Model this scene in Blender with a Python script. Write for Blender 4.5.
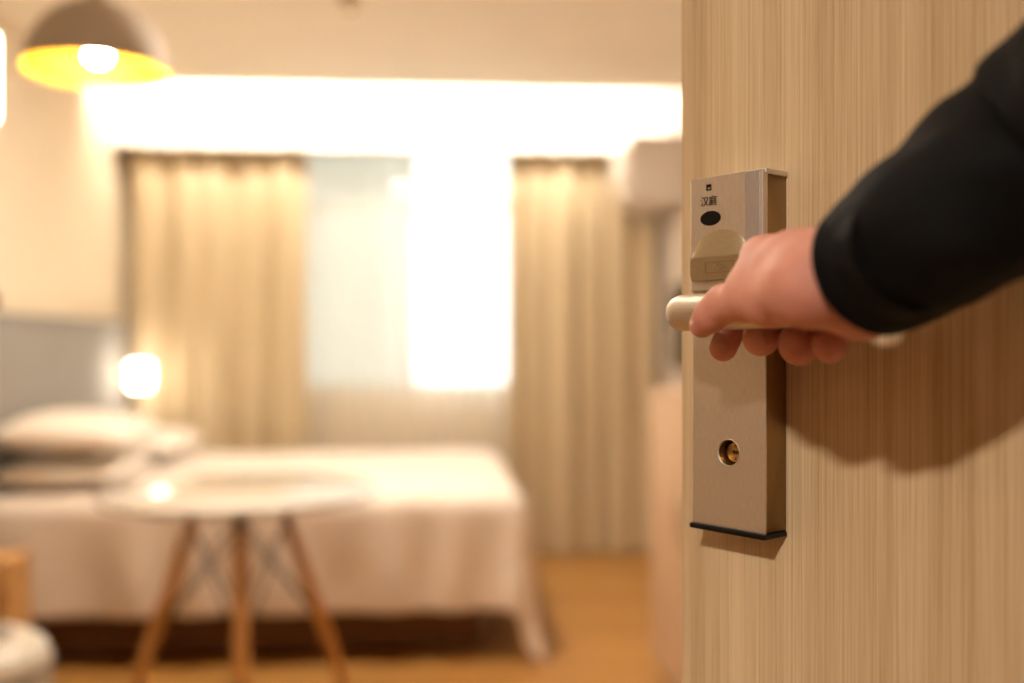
import bpy, bmesh, math, random
import numpy as np
from mathutils import Vector, Matrix, noise

random.seed(7)
scene = bpy.context.scene
COL = scene.collection
for o in list(bpy.data.objects):
    bpy.data.objects.remove(o, do_unlink=True)

# ------------------------------------------------------------------ camera, world, exposure
CAM_H = 1.15
YAW = math.radians(4.3)
FPX = 1000.0
CX, CY = 512.0, 345.0
DS = 0.88                      # metres per lock unit

cam = bpy.data.cameras.new('camera')
cam.sensor_width = 36.0
cam.lens = FPX * 36.0 / 1024.0
cam.shift_y = 3.5 / 1024.0
cam.clip_start = 0.02
cam.dof.use_dof = True
cam.dof.focus_distance = 0.70
cam.dof.aperture_fstop = 1.9
cam_o = bpy.data.objects.new('camera', cam)
COL.objects.link(cam_o)
cam_o.location = (0, 0, CAM_H)
cam_o.rotation_euler = (math.pi / 2, 0, -YAW)
scene.camera = cam_o

vs = scene.view_settings
vs.view_transform = 'Standard'
vs.look = 'None'
vs.gamma = 1.0
vs.use_curve_mapping = False
vs.exposure = 0.42

world = bpy.data.worlds.new('overcast_sky')
scene.world = world
world.use_nodes = True
wb = world.node_tree.nodes['Background']
wb.inputs['Color'].default_value = (0.97, 0.985, 1.0, 1)
wb.inputs['Strength'].default_value = 3.0

CA, SA = math.cos(YAW), math.sin(YAW)
def c2w(X, Z, z):
    """camera right, camera depth, height over the camera -> room coordinates"""
    return Vector((X * CA + Z * SA, -X * SA + Z * CA, CAM_H + z))
def at(px, py, Z):
    return c2w((px - CX) / FPX * Z, Z, (CY - py) / FPX * Z)

# ------------------------------------------------------------------ materials
def new_mat(name):
    m = bpy.data.materials.new(name)
    m.use_nodes = True
    nt = m.node_tree
    return m, nt, nt.nodes['Principled BSDF']

def srgb(r, g, b):
    f = lambda c: (c / 255 / 12.92) if c / 255 <= 0.04045 else ((c / 255 + 0.055) / 1.055) ** 2.4
    return (f(r), f(g), f(b), 1.0)

def plain(name, col, rough=0.6, metal=0.0, spec=0.5, noise_amt=0.06, scale=40, bump=0.0, coat=0.0, bump_scale=None):
    m, nt, p = new_mat(name)
    p.inputs['Roughness'].default_value = rough
    p.inputs['Metallic'].default_value = metal
    p.inputs['Specular IOR Level'].default_value = spec
    p.inputs['Coat Weight'].default_value = coat
    tc = nt.nodes.new('ShaderNodeTexCoord')
    nz = nt.nodes.new('ShaderNodeTexNoise'); nz.inputs['Scale'].default_value = scale
    nz.inputs['Detail'].default_value = 3
    nt.links.new(tc.outputs['Object'], nz.inputs['Vector'])
    cr = nt.nodes.new('ShaderNodeValToRGB')
    a, b = 1 - noise_amt, 1 + noise_amt
    cr.color_ramp.elements[0].position = 0.3; cr.color_ramp.elements[1].position = 0.7
    cr.color_ramp.elements[0].color = (min(1, col[0] * a), min(1, col[1] * a), min(1, col[2] * a), 1)
    cr.color_ramp.elements[1].color = (min(1, col[0] * b), min(1, col[1] * b), min(1, col[2] * b), 1)
    nt.links.new(nz.outputs['Fac'], cr.inputs['Fac'])
    nt.links.new(cr.outputs['Color'], p.inputs['Base Color'])
    if bump > 0:
        bp = nt.nodes.new('ShaderNodeBump'); bp.inputs['Strength'].default_value = bump
        bp.inputs['Distance'].default_value = 0.002
        n2 = nz
        if bump_scale:
            n2 = nt.nodes.new('ShaderNodeTexNoise'); n2.inputs['Scale'].default_value = bump_scale
            nt.links.new(tc.outputs['Object'], n2.inputs['Vector'])
        nt.links.new(n2.outputs['Fac'], bp.inputs['Height'])
        nt.links.new(bp.outputs['Normal'], p.inputs['Normal'])
    return m

def wood(name, c0, c1, axis='Z', scale=30, rough=0.5, stretch=0.03, fm=9, spec=0.4):
    m, nt, p = new_mat(name)
    p.inputs['Roughness'].default_value = rough
    p.inputs['Specular IOR Level'].default_value = spec
    tc = nt.nodes.new('ShaderNodeTexCoord')
    def layer(sc, st, detail, dist=0.0):
        mp = nt.nodes.new('ShaderNodeMapping')
        s = [sc, sc, sc]; s['XYZ'.index(axis)] = sc * st
        mp.inputs['Scale'].default_value = s
        nt.links.new(tc.outputs['Object'], mp.inputs['Vector'])
        n = nt.nodes.new('ShaderNodeTexNoise'); n.inputs['Scale'].default_value = 1.0
        n.inputs['Detail'].default_value = detail; n.inputs['Roughness'].default_value = 0.6
        n.inputs['Distortion'].default_value = dist
        nt.links.new(mp.outputs['Vector'], n.inputs['Vector'])
        return n
    broad = layer(scale, stretch, 2, 0.3)
    fine = layer(scale * fm, stretch * 0.6, 4)
    pores = layer(scale * fm * 2.6, stretch * 1.1, 2)
    a = nt.nodes.new('ShaderNodeMath'); a.operation = 'MULTIPLY_ADD'
    a.inputs[1].default_value = 0.55
    nt.links.new(fine.outputs['Fac'], a.inputs[0])
    b = nt.nodes.new('ShaderNodeMath'); b.operation = 'MULTIPLY'; b.inputs[1].default_value = 0.45
    nt.links.new(broad.outputs['Fac'], b.inputs[0])
    nt.links.new(b.outputs[0], a.inputs[2])
    c = nt.nodes.new('ShaderNodeMath'); c.operation = 'MULTIPLY_ADD'; c.inputs[1].default_value = 0.25
    nt.links.new(pores.outputs['Fac'], c.inputs[0]); nt.links.new(a.outputs[0], c.inputs[2])
    cr = nt.nodes.new('ShaderNodeValToRGB')
    cr.color_ramp.elements[0].position = 0.47; cr.color_ramp.elements[0].color = c0
    cr.color_ramp.elements[1].position = 0.77; cr.color_ramp.elements[1].color = c1
    nt.links.new(c.outputs[0], cr.inputs['Fac'])
    nt.links.new(cr.outputs['Color'], p.inputs['Base Color'])
    bp = nt.nodes.new('ShaderNodeBump'); bp.inputs['Strength'].default_value = 0.12
    bp.inputs['Distance'].default_value = 0.001
    nt.links.new(pores.outputs['Fac'], bp.inputs['Height'])
    nt.links.new(bp.outputs['Normal'], p.inputs['Normal'])
    return m

def brushed(name, col, rough=0.35, axis='X', amt=0.10, scale=900, stretch=0.02):
    m, nt, p = new_mat(name)
    p.inputs['Metallic'].default_value = 1.0
    tc = nt.nodes.new('ShaderNodeTexCoord')
    mp = nt.nodes.new('ShaderNodeMapping')
    s = [scale] * 3; s['XYZ'.index(axis)] = scale * stretch
    mp.inputs['Scale'].default_value = s
    nt.links.new(tc.outputs['Object'], mp.inputs['Vector'])
    n = nt.nodes.new('ShaderNodeTexNoise'); n.inputs['Scale'].default_value = 1.0
    nt.links.new(mp.outputs['Vector'], n.inputs['Vector'])
    mr = nt.nodes.new('ShaderNodeMapRange')
    mr.inputs['To Min'].default_value = rough - amt; mr.inputs['To Max'].default_value = rough + amt
    nt.links.new(n.outputs['Fac'], mr.inputs['Value'])
    nt.links.new(mr.outputs['Result'], p.inputs['Roughness'])
    cr = nt.nodes.new('ShaderNodeValToRGB')
    cr.color_ramp.elements[0].position = 0.3; cr.color_ramp.elements[1].position = 0.7
    cr.color_ramp.elements[0].color = tuple(c * 0.92 for c in col[:3]) + (1,)
    cr.color_ramp.elements[1].color = tuple(min(1, c * 1.06) for c in col[:3]) + (1,)
    nt.links.new(n.outputs['Fac'], cr.inputs['Fac'])
    nt.links.new(cr.outputs['Color'], p.inputs['Base Color'])
    return m

def glow(name, col, strength):
    m, nt, p = new_mat(name)
    p.inputs['Base Color'].default_value = col
    p.inputs['Emission Color'].default_value = col
    p.inputs['Emission Strength'].default_value = strength
    return m

def cloth_through(name, col, transp, transl):
    m = bpy.data.materials.new(name); m.use_nodes = True
    nt = m.node_tree; nt.nodes.clear()
    out = nt.nodes.new('ShaderNodeOutputMaterial')
    d = nt.nodes.new('ShaderNodeBsdfDiffuse'); d.inputs['Color'].default_value = col
    t = nt.nodes.new('ShaderNodeBsdfTranslucent'); t.inputs['Color'].default_value = col
    tr = nt.nodes.new('ShaderNodeBsdfTransparent')
    tc = nt.nodes.new('ShaderNodeTexCoord')
    wv = nt.nodes.new('ShaderNodeTexNoise'); wv.inputs['Scale'].default_value = 120
    nt.links.new(tc.outputs['Object'], wv.inputs['Vector'])
    bp = nt.nodes.new('ShaderNodeBump'); bp.inputs['Strength'].default_value = 0.1
    nt.links.new(wv.outputs['Fac'], bp.inputs['Height'])
    nt.links.new(bp.outputs['Normal'], d.inputs['Normal'])
    m1 = nt.nodes.new('ShaderNodeMixShader'); m1.inputs[0].default_value = transl
    nt.links.new(d.outputs[0], m1.inputs[1]); nt.links.new(t.outputs[0], m1.inputs[2])
    m2 = nt.nodes.new('ShaderNodeMixShader'); m2.inputs[0].default_value = transp
    nt.links.new(m1.outputs[0], m2.inputs[1]); nt.links.new(tr.outputs[0], m2.inputs[2])
    nt.links.new(m2.outputs[0], out.inputs['Surface'])
    return m

def pane_glass(name, tint):
    m = bpy.data.materials.new(name); m.use_nodes = True
    nt = m.node_tree; nt.nodes.clear()
    out = nt.nodes.new('ShaderNodeOutputMaterial')
    tr = nt.nodes.new('ShaderNodeBsdfTransparent'); tr.inputs['Color'].default_value = tint
    g = nt.nodes.new('ShaderNodeBsdfGlossy'); g.inputs['Roughness'].default_value = 0.02
    mx = nt.nodes.new('ShaderNodeMixShader'); mx.inputs[0].default_value = 0.06
    nt.links.new(tr.outputs[0], mx.inputs[1]); nt.links.new(g.outputs[0], mx.inputs[2])
    nt.links.new(mx.outputs[0], out.inputs['Surface'])
    return m

M = {}
M['wall'] = plain('cream_wall_paint', srgb(238, 222, 196), 0.8, noise_amt=0.02, scale=8, bump=0.05)
M['wall_right'] = plain('grey_beige_wall_paint', srgb(214, 200, 188), 0.8, noise_amt=0.02, scale=8, bump=0.05)
M['ceiling'] = plain('ceiling_paint', srgb(248, 238, 222), 0.85, noise_amt=0.015, scale=6)
M['white_paint'] = plain('white_paint', srgb(240, 234, 224), 0.6, noise_amt=0.02)
M['floor'] = wood('floor_laminate', srgb(152, 104, 50), srgb(196, 146, 80), 'X', 9, 0.38, 0.1)
M['corridor_wall'] = wood('corridor_wall_panel', srgb(92, 66, 44), srgb(120, 88, 60), 'Z', 10, 0.6, 0.05)
M['carpet'] = plain('corridor_carpet', srgb(84, 62, 44), 0.95, noise_amt=0.2, scale=60, bump=0.3)
M['door_wood'] = wood('door_laminate', srgb(172, 142, 102), srgb(213, 187, 150), 'Z', 30, 0.46, 0.010, fm=17)
M['lock_metal'] = brushed('satin_lock_metal', srgb(214, 206, 196), 0.44, 'Z', 0.03, 1500, 0.1)
M['hood_metal'] = brushed('champagne_hood_metal', srgb(172, 156, 126), 0.46, 'X', 0.03, 1500, 0.1)
M['strip_metal'] = brushed('chamfer_sheen_metal', srgb(190, 184, 184), 0.5, 'Z', 0.03, 1500, 0.1)  # lighter sheen of a chamfer put into the colour of a flat strip
M['lock_side'] = brushed('reflection_bronze', srgb(158, 128, 86), 0.45, 'Z')  # bronze tint puts the reflected wood door into the metal colour
M['lever_metal'] = brushed('brushed_lever_steel', srgb(206, 196, 180), 0.48, 'X', 0.06, 1400, 0.02)
M['black_plastic'] = plain('black_plastic', srgb(11, 10, 10), 0.35, spec=0.2)
M['brass'] = brushed('brass', srgb(205, 160, 90), 0.3, 'Z')
M['hole_shade'] = plain('recess_shade', srgb(24, 18, 14), 0.5)  # dark colour paints the shade inside the key recess and slot
M['drape'] = cloth_through('beige_drape_cloth', srgb(208, 188, 154), 0.0, 0.10)
M['sheer'] = cloth_through('white_sheer_cloth', srgb(238, 232, 222), 0.42, 0.6)
M['upvc'] = plain('white_window_frame', srgb(225, 228, 226), 0.4)
M['glass_l'] = pane_glass('dimmed_view_glass', (0.53, 0.53, 0.48, 1))  # tint dims the left half in place of a darker view outside
M['glass_r'] = pane_glass('clear_glass', (0.97, 0.99, 0.98, 1))
M['duvet'] = plain('white_duvet_cotton', srgb(238, 226, 214), 0.9, noise_amt=0.02, scale=20, bump=0.15)
M['pillow'] = plain('white_pillow_cotton', srgb(240, 230, 218), 0.9, noise_amt=0.02, scale=25, bump=0.15)
M['headboard'] = plain('grey_headboard_fabric', srgb(150, 146, 140), 0.9, noise_amt=0.05, scale=200, bump=0.2)
M['bed_base'] = wood('dark_bed_base', srgb(84, 54, 30), srgb(120, 82, 48), 'X', 12, 0.5, 0.06)
M['night_wood'] = wood('light_oak', srgb(176, 124, 66), srgb(218, 170, 108), 'X', 14, 0.45, 0.06)
M['table_white'] = plain('white_gloss_laminate', srgb(212, 206, 198), 0.12, spec=0.6, noise_amt=0.01, coat=0.4)
M['beech'] = wood('beech_dowel', srgb(206, 144, 76), srgb(232, 180, 116), 'Z', 40, 0.4, 0.04)
M['black_metal'] = plain('black_metal_rod', srgb(30, 27, 25), 0.4, 0.6)
M['shell'] = plain('white_moulded_plastic', srgb(226, 220, 208), 0.35, noise_amt=0.01)
M['pad_white'] = plain('off_white_pouf_cover', srgb(196, 188, 174), 0.85, noise_amt=0.04, scale=120, bump=0.2)
M['pad'] = plain('grey_seat_pad', srgb(150, 144, 136), 0.9, noise_amt=0.05, scale=120, bump=0.2)
M['shade_out'] = plain('taupe_lamp_enamel', srgb(180, 163, 144), 0.75, spec=0.3, noise_amt=0.02)
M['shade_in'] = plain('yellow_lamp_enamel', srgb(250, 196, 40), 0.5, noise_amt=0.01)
M['cord'] = plain('dark_cord', srgb(60, 52, 46), 0.6)
M['ac'] = plain('white_ac_plastic', srgb(226, 216, 206), 0.5, noise_amt=0.01)
M['peach'] = wood('peach_laminate', srgb(190, 156, 124), srgb(206, 174, 142), 'Z', 12, 0.5, 0.04)
M['screen'] = plain('black_screen', srgb(12, 12, 14), 0.12)
M['brown_knob'] = plain('brown_knob_lacquer', srgb(140, 98, 52), 0.4)
M['sprinkler'] = brushed('bronze_sprinkler', srgb(150, 122, 80), 0.4, 'Z')
M['bulb'] = glow('lit_bulb', (1.0, 0.86, 0.62, 1), 110)
M['sconce_glow'] = glow('lit_sconce_glass', (1.0, 0.90, 0.76, 1), 15)
M['tube_glow'] = glow('lit_tube_glass', (1.0, 0.88, 0.68, 1), 8)
M['led'] = glow('led_diffuser', (1.0, 0.905, 0.77, 1), 95)
M['down_glow'] = glow('downlight_diffuser', (1.0, 0.84, 0.62, 1), 6)

# skin
m, nt, p = new_mat('skin')
p.inputs['Roughness'].default_value = 0.62
p.inputs['Specular IOR Level'].default_value = 0.35
p.inputs['Subsurface Weight'].default_value = 0.15
p.inputs['Subsurface Radius'].default_value = (0.010, 0.0035, 0.0018)
p.inputs['Subsurface Scale'].default_value = 0.6
tc = nt.nodes.new('ShaderNodeTexCoord')
n1 = nt.nodes.new('ShaderNodeTexNoise'); n1.inputs['Scale'].default_value = 45; n1.inputs['Detail'].default_value = 4
nt.links.new(tc.outputs['Object'], n1.inputs['Vector'])
cr = nt.nodes.new('ShaderNodeValToRGB')
cr.color_ramp.elements[0].position = 0.3; cr.color_ramp.elements[0].color = srgb(192, 126, 106)
cr.color_ramp.elements[1].position = 0.7; cr.color_ramp.elements[1].color = srgb(208, 146, 124)
nt.links.new(n1.outputs['Fac'], cr.inputs['Fac']); nt.links.new(cr.outputs['Color'], p.inputs['Base Color'])
n2 = nt.nodes.new('ShaderNodeTexVoronoi'); n2.inputs['Scale'].default_value = 900
nt.links.new(tc.outputs['Object'], n2.inputs['Vector'])
bp = nt.nodes.new('ShaderNodeBump'); bp.inputs['Strength'].default_value = 0.06; bp.inputs['Distance'].default_value = 0.0005
nt.links.new(n2.outputs['Distance'], bp.inputs['Height']); nt.links.new(bp.outputs['Normal'], p.inputs['Normal'])
M['skin'] = m
M['nail'] = plain('fingernail', srgb(232, 182, 160), 0.25, noise_amt=0.02)
M['jacket'] = plain('black_jacket_cloth', srgb(7, 5, 4), 0.7, spec=0.14, noise_amt=0.35, scale=45, bump=0.5, bump_scale=500)

# ------------------------------------------------------------------ mesh helpers
def link(name, me, mat=None, parent=None):
    o = bpy.data.objects.new(name, me)
    COL.objects.link(o)
    if mat is not None:
        me.materials.append(M[mat] if isinstance(mat, str) else mat)
    if parent is not None:
        o.parent = parent
    return o

def obj(name, bm, mat=None, parent=None, smooth=False, bevel=0.0, segs=2):
    me = bpy.data.meshes.new(name)
    bmesh.ops.recalc_face_normals(bm, faces=bm.faces)
    bm.to_mesh(me); bm.free()
    if smooth:
        for f in me.polygons:
            f.use_smooth = True
    o = link(name, me, mat, parent)
    if bevel > 0:
        b = o.modifiers.new('bevel', 'BEVEL'); b.width = bevel; b.segments = segs
        b.limit_method = 'ANGLE'; b.angle_limit = math.radians(40)
    return o

def thing(name, loc, rz=0.0):
    o = bpy.data.objects.new(name, None)
    COL.objects.link(o)
    o.empty_display_size = 0.05
    o.location = loc; o.rotation_euler = (0, 0, rz)
    return o

def tag(o, label, cat=None, group=None, kind=None):
    o['label'] = label
    if cat: o['category'] = cat
    if group: o['group'] = group
    if kind: o['kind'] = kind
    return o

def struct(o, label=None):
    o['kind'] = 'structure'
    if label: o['label'] = label
    return o

def box(bm, x0, x1, y0, y1, z0, z1):
    v = [bm.verts.new(c) for c in ((x0, y0, z0), (x1, y0, z0), (x1, y1, z0), (x0, y1, z0),
                                   (x0, y0, z1), (x1, y0, z1), (x1, y1, z1), (x0, y1, z1))]
    for f in ((0, 3, 2, 1), (4, 5, 6, 7), (0, 1, 5, 4), (1, 2, 6, 5), (2, 3, 7, 6), (3, 0, 4, 7)):
        bm.faces.new([v[i] for i in f])
    return bm

def boxo(name, x0, x1, y0, y1, z0, z1, mat, parent=None, bevel=0.0, segs=2):
    return obj(name, box(bmesh.new(), x0, x1, y0, y1, z0, z1), mat, parent, bevel=bevel, segs=segs)

def tube(bm, pts, radii, seg=20, cap=True):
    pts = [Vector(p) for p in pts]
    if not hasattr(radii, '__len__'): radii = [radii] * len(pts)
    rings = []
    up = None
    for i, p in enumerate(pts):
        d = (pts[min(i + 1, len(pts) - 1)] - pts[max(i - 1, 0)]).normalized()
        if up is None:
            up = Vector((0, 0, 1)) if abs(d.z) < 0.9 else Vector((1, 0, 0))
        a = d.cross(up).normalized(); up = a.cross(d).normalized()
        rings.append([bm.verts.new(p + radii[i] * (math.cos(2 * math.pi * k / seg) * a + math.sin(2 * math.pi * k / seg) * up)) for k in range(seg)])
    for r0, r1 in zip(rings, rings[1:]):
        for k in range(seg):
            bm.faces.new((r0[k], r0[(k + 1) % seg], r1[(k + 1) % seg], r1[k]))
    if cap:
        bm.faces.new(rings[0][::-1]); bm.faces.new(rings[-1])
    return bm

def lathe(bm, prof, seg=48, origin=(0, 0, 0), close=False):
    ox, oy, oz = origin
    rings = []
    for r, z in prof:
        if r < 1e-6:
            rings.append([bm.verts.new((ox, oy, oz + z))])
        else:
            rings.append([bm.verts.new((ox + r * math.cos(2 * math.pi * k / seg), oy + r * math.sin(2 * math.pi * k / seg), oz + z)) for k in range(seg)])
    for r0, r1 in zip(rings, rings[1:]):
        for k in range(seg):
            k2 = (k + 1) % seg
            if len(r0) == 1 and len(r1) == 1: continue
            if len(r0) == 1: bm.faces.new((r0[0], r1[k], r1[k2]))
            elif len(r1) == 1: bm.faces.new((r0[k], r0[k2], r1[0]))
            else: bm.faces.new((r0[k], r0[k2], r1[k2], r1[k]))
    return bm

def grid(bm, fn, nu, nv):
    vs_ = [[bm.verts.new(fn(i / nu, j / nv)) for j in range(nv + 1)] for i in range(nu + 1)]
    for i in range(nu):
        for j in range(nv):
            bm.faces.new((vs_[i][j], vs_[i + 1][j], vs_[i + 1][j + 1], vs_[i][j + 1]))
    return bm

def solidify(o, t, offset=-1.0):
    s = o.modifiers.new('solid', 'SOLIDIFY'); s.thickness = t; s.offset = offset
    return o

def shape2d(name, outlines, depth, mat, parent, bevel=0.0):
    """flat outline with holes, extruded; local x/z plane, front at y = 0 and body towards +y"""
    cu = bpy.data.curves.new(name, 'CURVE'); cu.dimensions = '2D'; cu.fill_mode = 'BOTH'
    cu.extrude = depth / 2 - bevel; cu.bevel_depth = bevel; cu.bevel_resolution = 2
    cu.offset = -bevel
    for pts in outlines:
        s = cu.splines.new('POLY'); s.points.add(len(pts) - 1); s.use_cyclic_u = True
        for q, (a, b) in zip(s.points, pts): q.co = (a, b, 0, 1)
    tmp = bpy.data.objects.new('tmp', cu); COL.objects.link(tmp)
    dg = bpy.context.evaluated_depsgraph_get()
    me = bpy.data.meshes.new_from_object(tmp.evaluated_get(dg))
    bpy.data.objects.remove(tmp)
    # (x, y, z) -> (x, depth, y)
    for v in me.vertices:
        x, y, z = v.co
        v.co = (x, depth / 2 - z, y)
    me.name = name
    me.materials.clear()
    return link(name, me, mat, parent)

def text_mesh(name, body, size, depth, mat, parent, center, bold=0.0):
    cu = bpy.data.curves.new(name, 'FONT'); cu.body = body; cu.size = size; cu.extrude = depth
    cu.align_x = 'CENTER'; cu.align_y = 'CENTER'; cu.offset = bold
    tmp = bpy.data.objects.new('tmp', cu); COL.objects.link(tmp)
    dg = bpy.context.evaluated_depsgraph_get()
    me = bpy.data.meshes.new_from_object(tmp.evaluated_get(dg))
    bpy.data.objects.remove(tmp)
    for v in me.vertices:
        x, y, z = v.co
        v.co = (center[0] + x, center[1] - z, center[2] + y)
    me.materials.clear(); me.name = name
    return link(name, me, mat, parent)

def circle_pts(cx, cz, rx, rz=None, n=40):
    rz = rx if rz is None else rz
    return [(cx + rx * math.cos(2 * math.pi * k / n), cz + rz * math.sin(2 * math.pi * k / n)) for k in range(n)]

# ------------------------------------------------------------------ the room shell
XL, XR, YB = -1.70, 1.25, 5.66
YE = 0.08                     # plane of the entrance wall
ZC = 2.435                     # lowered ceiling
ZT = 2.85                     # ceiling above the light cove
YS = 5.03                     # edge of the lowered ceiling

struct(boxo('floor', XL, XR, YE, YB, -0.1, 0, 'floor'), 'warm brown wood floor of the bedroom')
struct(boxo('floor_corridor', -2.4, 2.0, -1.7, YE, -0.1, 0, 'carpet'), 'dark beige carpet of the corridor outside the door')
struct(boxo('ceiling', XL, XR, YE, YS, ZC, ZC + 0.07, 'ceiling'), 'cream lowered ceiling of the bedroom')
struct(boxo('ceiling_upper', XL, XR, YE, YB, ZT, ZT + 0.08, 'ceiling'), 'upper ceiling above the light cove')
struct(boxo('ceiling_corridor', -2.4, 2.0, -1.7, YE, 2.40, 2.48, 'ceiling'), 'corridor ceiling outside the door')
struct(boxo('wall_left', XL - 0.1, XL, YE, YB, -0.1, ZT + 0.08, 'wall'), 'cream wall behind the headboard')
struct(boxo('wall_right', XR, XR + 0.1, YE, YB, -0.1, ZT + 0.08, 'wall_right'), 'grey beige wall behind the air conditioner')

WX0, WX1, WZ0, WZ1 = -1.0, 0.46, 0.88, 2.30
bm = bmesh.new()
box(bm, XL - 0.1, WX0, YB, YB + 0.2, -0.1, ZT + 0.08)
box(bm, WX1, XR + 0.1, YB, YB + 0.2, -0.1, ZT + 0.08)
box(bm, WX0, WX1, YB, YB + 0.2, -0.1, WZ0)
box(bm, WX0, WX1, YB, YB + 0.2, WZ1, ZT + 0.08)
struct(obj('wall_back', bm, 'wall'), 'cream window wall at the far end of the bedroom')

OX0, OX1, OZ = -0.62, 0.70, 2.10
bm = bmesh.new()
box(bm, XL - 0.1, OX0, YE - 0.1, YE, -0.1, ZT + 0.08)
box(bm, OX1, XR + 0.1, YE - 0.1, YE, -0.1, ZT + 0.08)
box(bm, OX0, OX1, YE - 0.1, YE, OZ, ZT + 0.08)
struct(obj('wall_entrance', bm, 'wall'), 'cream wall around the bedroom doorway')
bm = bmesh.new()
box(bm, -2.4, 2.0, -1.8, -1.7, -0.1, 2.48)
struct(obj('wall_corridor', bm, 'corridor_wall'), 'corridor wall facing the bedroom door')
struct(boxo('wall_corridor_end', -2.5, -2.4, -1.8, YE, -0.1, 2.48, 'corridor_wall'), 'corridor end wall')
struct(boxo('wall_corridor_side', 2.0, 2.1, -1.8, YE, -0.1, 2.48, 'corridor_wall'), 'corridor side wall')
# foyer partition at the left edge of the view
struct(boxo('wall_partition', -0.97, -0.868, YE, 2.035, 0, ZC, 'wall'), 'end of the entry partition at the left edge of the view')
# curtain pelmet
struct(boxo('trim_1', XL, XR, 5.33, 5.36, 2.19, ZT, 'white_paint'), 'white pelmet board hiding the curtain rail')
struct(boxo('baseboard_left', XL, XL + 0.012, 2.035, YB, 0, 0.08, 'white_paint'), 'baseboard below the cream wall')
struct(boxo('baseboard_right', XR - 0.012, XR, YE, YB, 0, 0.08, 'white_paint'), 'baseboard below the grey beige wall')
struct(boxo('baseboard_back', XL + 0.012, XR - 0.012, YB - 0.012, YB, 0, 0.08, 'white_paint'), 'baseboard under the window')

# door casing on the hinge side and above
bm = bmesh.new()
box(bm, OX1 - 0.005, OX1 + 0.07, YE - 0.115, YE - 0.1, 0, OZ + 0.07)
box(bm, OX0 - 0.07, OX0 + 0.005, YE - 0.115, YE - 0.1, 0, OZ + 0.07)
box(bm, OX0 + 0.005, OX1 - 0.005, YE - 0.115, YE - 0.1, OZ - 0.005, OZ + 0.07)
struct(obj('trim_2', bm, 'door_wood', bevel=0.002), 'light wood casing around the doorway')

# window
w = struct(thing('window_1', (0, YB + 0.06, 0)), 'bright window behind the sheer curtain')
bm = bmesh.new(); f = 0.05
box(bm, WX0, WX1, 0, 0.06, WZ0, WZ0 + f); box(bm, WX0, WX1, 0, 0.06, WZ1 - f, WZ1)
box(bm, WX0, WX0 + f, 0, 0.06, WZ0 + f, WZ1 - f); box(bm, WX1 - f, WX1, 0, 0.06, WZ0 + f, WZ1 - f)
obj('window_frame', bm, 'upvc', w, bevel=0.004)
MX, TZ = -0.15, 1.93
boxo('mullion', MX - 0.03, MX + 0.03, 0, 0.06, WZ0 + f, WZ1 - f, 'upvc', w, bevel=0.004)
boxo('transom', WX0 + f, MX - 0.03, 0, 0.06, TZ - 0.025, TZ + 0.025, 'upvc', w, bevel=0.004)
boxo('transom', MX + 0.03, WX1 - f, 0, 0.06, TZ - 0.025, TZ + 0.025, 'upvc', w, bevel=0.004)
for (a, b, g) in ((WX0 + f, MX - 0.03, 'glass_l'), (MX + 0.03, WX1 - f, 'glass_r')):
    boxo('window_pane', a, b, 0.028, 0.034, WZ0 + f, TZ - 0.025, g, w)
    boxo('window_pane', a, b, 0.028, 0.034, TZ + 0.025, WZ1 - f, g, w)
boxo('window_sill', WX0, WX1, -0.055, -0.0, WZ0 - 0.0, WZ0 + 0.018, 'white_paint', w)

pl = bpy.data.lights.new('window_portal', 'AREA'); pl.shape = 'RECTANGLE'
pl.size = WX1 - WX0; pl.size_y = WZ1 - WZ0; pl.cycles.is_portal = True
plo = bpy.data.objects.new('window_portal', pl); COL.objects.link(plo)
plo.location = ((WX0 + WX1) / 2, YB + 0.19, (WZ0 + WZ1) / 2)
plo.rotation_euler = (-math.pi / 2, 0, 0)

# ------------------------------------------------------------------ the door with its lock
UX, UZ = 0.632, -0.775                                     # door direction in camera space
uw = c2w(UX, UZ, 0) - c2w(0, 0, 0)
DROT = math.atan2(uw.y, uw.x)
DORG = c2w(0.1514 * DS, 0.896 * DS, -CAM_H)
door = struct(thing('door_1', DORG, DROT), 'open light wood laminate door with a satin electronic lock')
# local: x along the leaf from the free edge, -y towards the camera, z up
leaf = boxo('door_leaf', 0, 0.85, 0, 0.045, 0.008, 2.06, 'door_wood', door, bevel=0.0015)
boxo('edge_strip', -0.0012, 0.0, 0.004, 0.041, 0.008, 2.06, 'night_wood', door)
for hz in (0.25, 1.05, 1.8):
    bm = bmesh.new(); tube(bm, [(0.855, 0.0, hz - 0.05), (0.855, 0.0, hz + 0.05)], 0.007, 12)
    obj('hinge', bm, 'lever_metal', door, smooth=False)

PX0 = 0.0330; PW = 0.0658; PT = 0.0264                    # lock case
PZ0, PZ1 = CAM_H - 0.1325, CAM_H + 0.1224
KX, KZ = PX0 + PW * 0.51, CAM_H - 0.0778
lock = shape2d('lock_case', [[(PX0 + 0.003, PZ0 + 0.003), (PX0 + PW - 0.0002, PZ0 + 0.001), (PX0 + PW - 0.0002, PZ1 - 0.003), (PX0 + 0.003, PZ1 - 0.003)],
                             circle_pts(KX, KZ, 0.0094, n=48)], PT - 0.0033, 'lock_side', door, bevel=0.0006)
for v_ in lock.data.vertices: v_.co.y += -PT + 0.003
lock['label'] = 'tall satin electronic lock case with a side coloured like the reflected door'
ZM = CAM_H + 0.040                                        # joint between card reader and lower cover
# lower cover: flat plate with a key hole
shape = [[(PX0, PZ0), (PX0 + PW, PZ0), (PX0 + PW, ZM), (PX0, ZM)], circle_pts(KX, KZ, 0.0093, n=48)]
lc = shape2d('lower_cover', shape, 0.0016, 'lock_metal', lock, bevel=0.0005)
lc.location = (0, -PT, 0)
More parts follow.
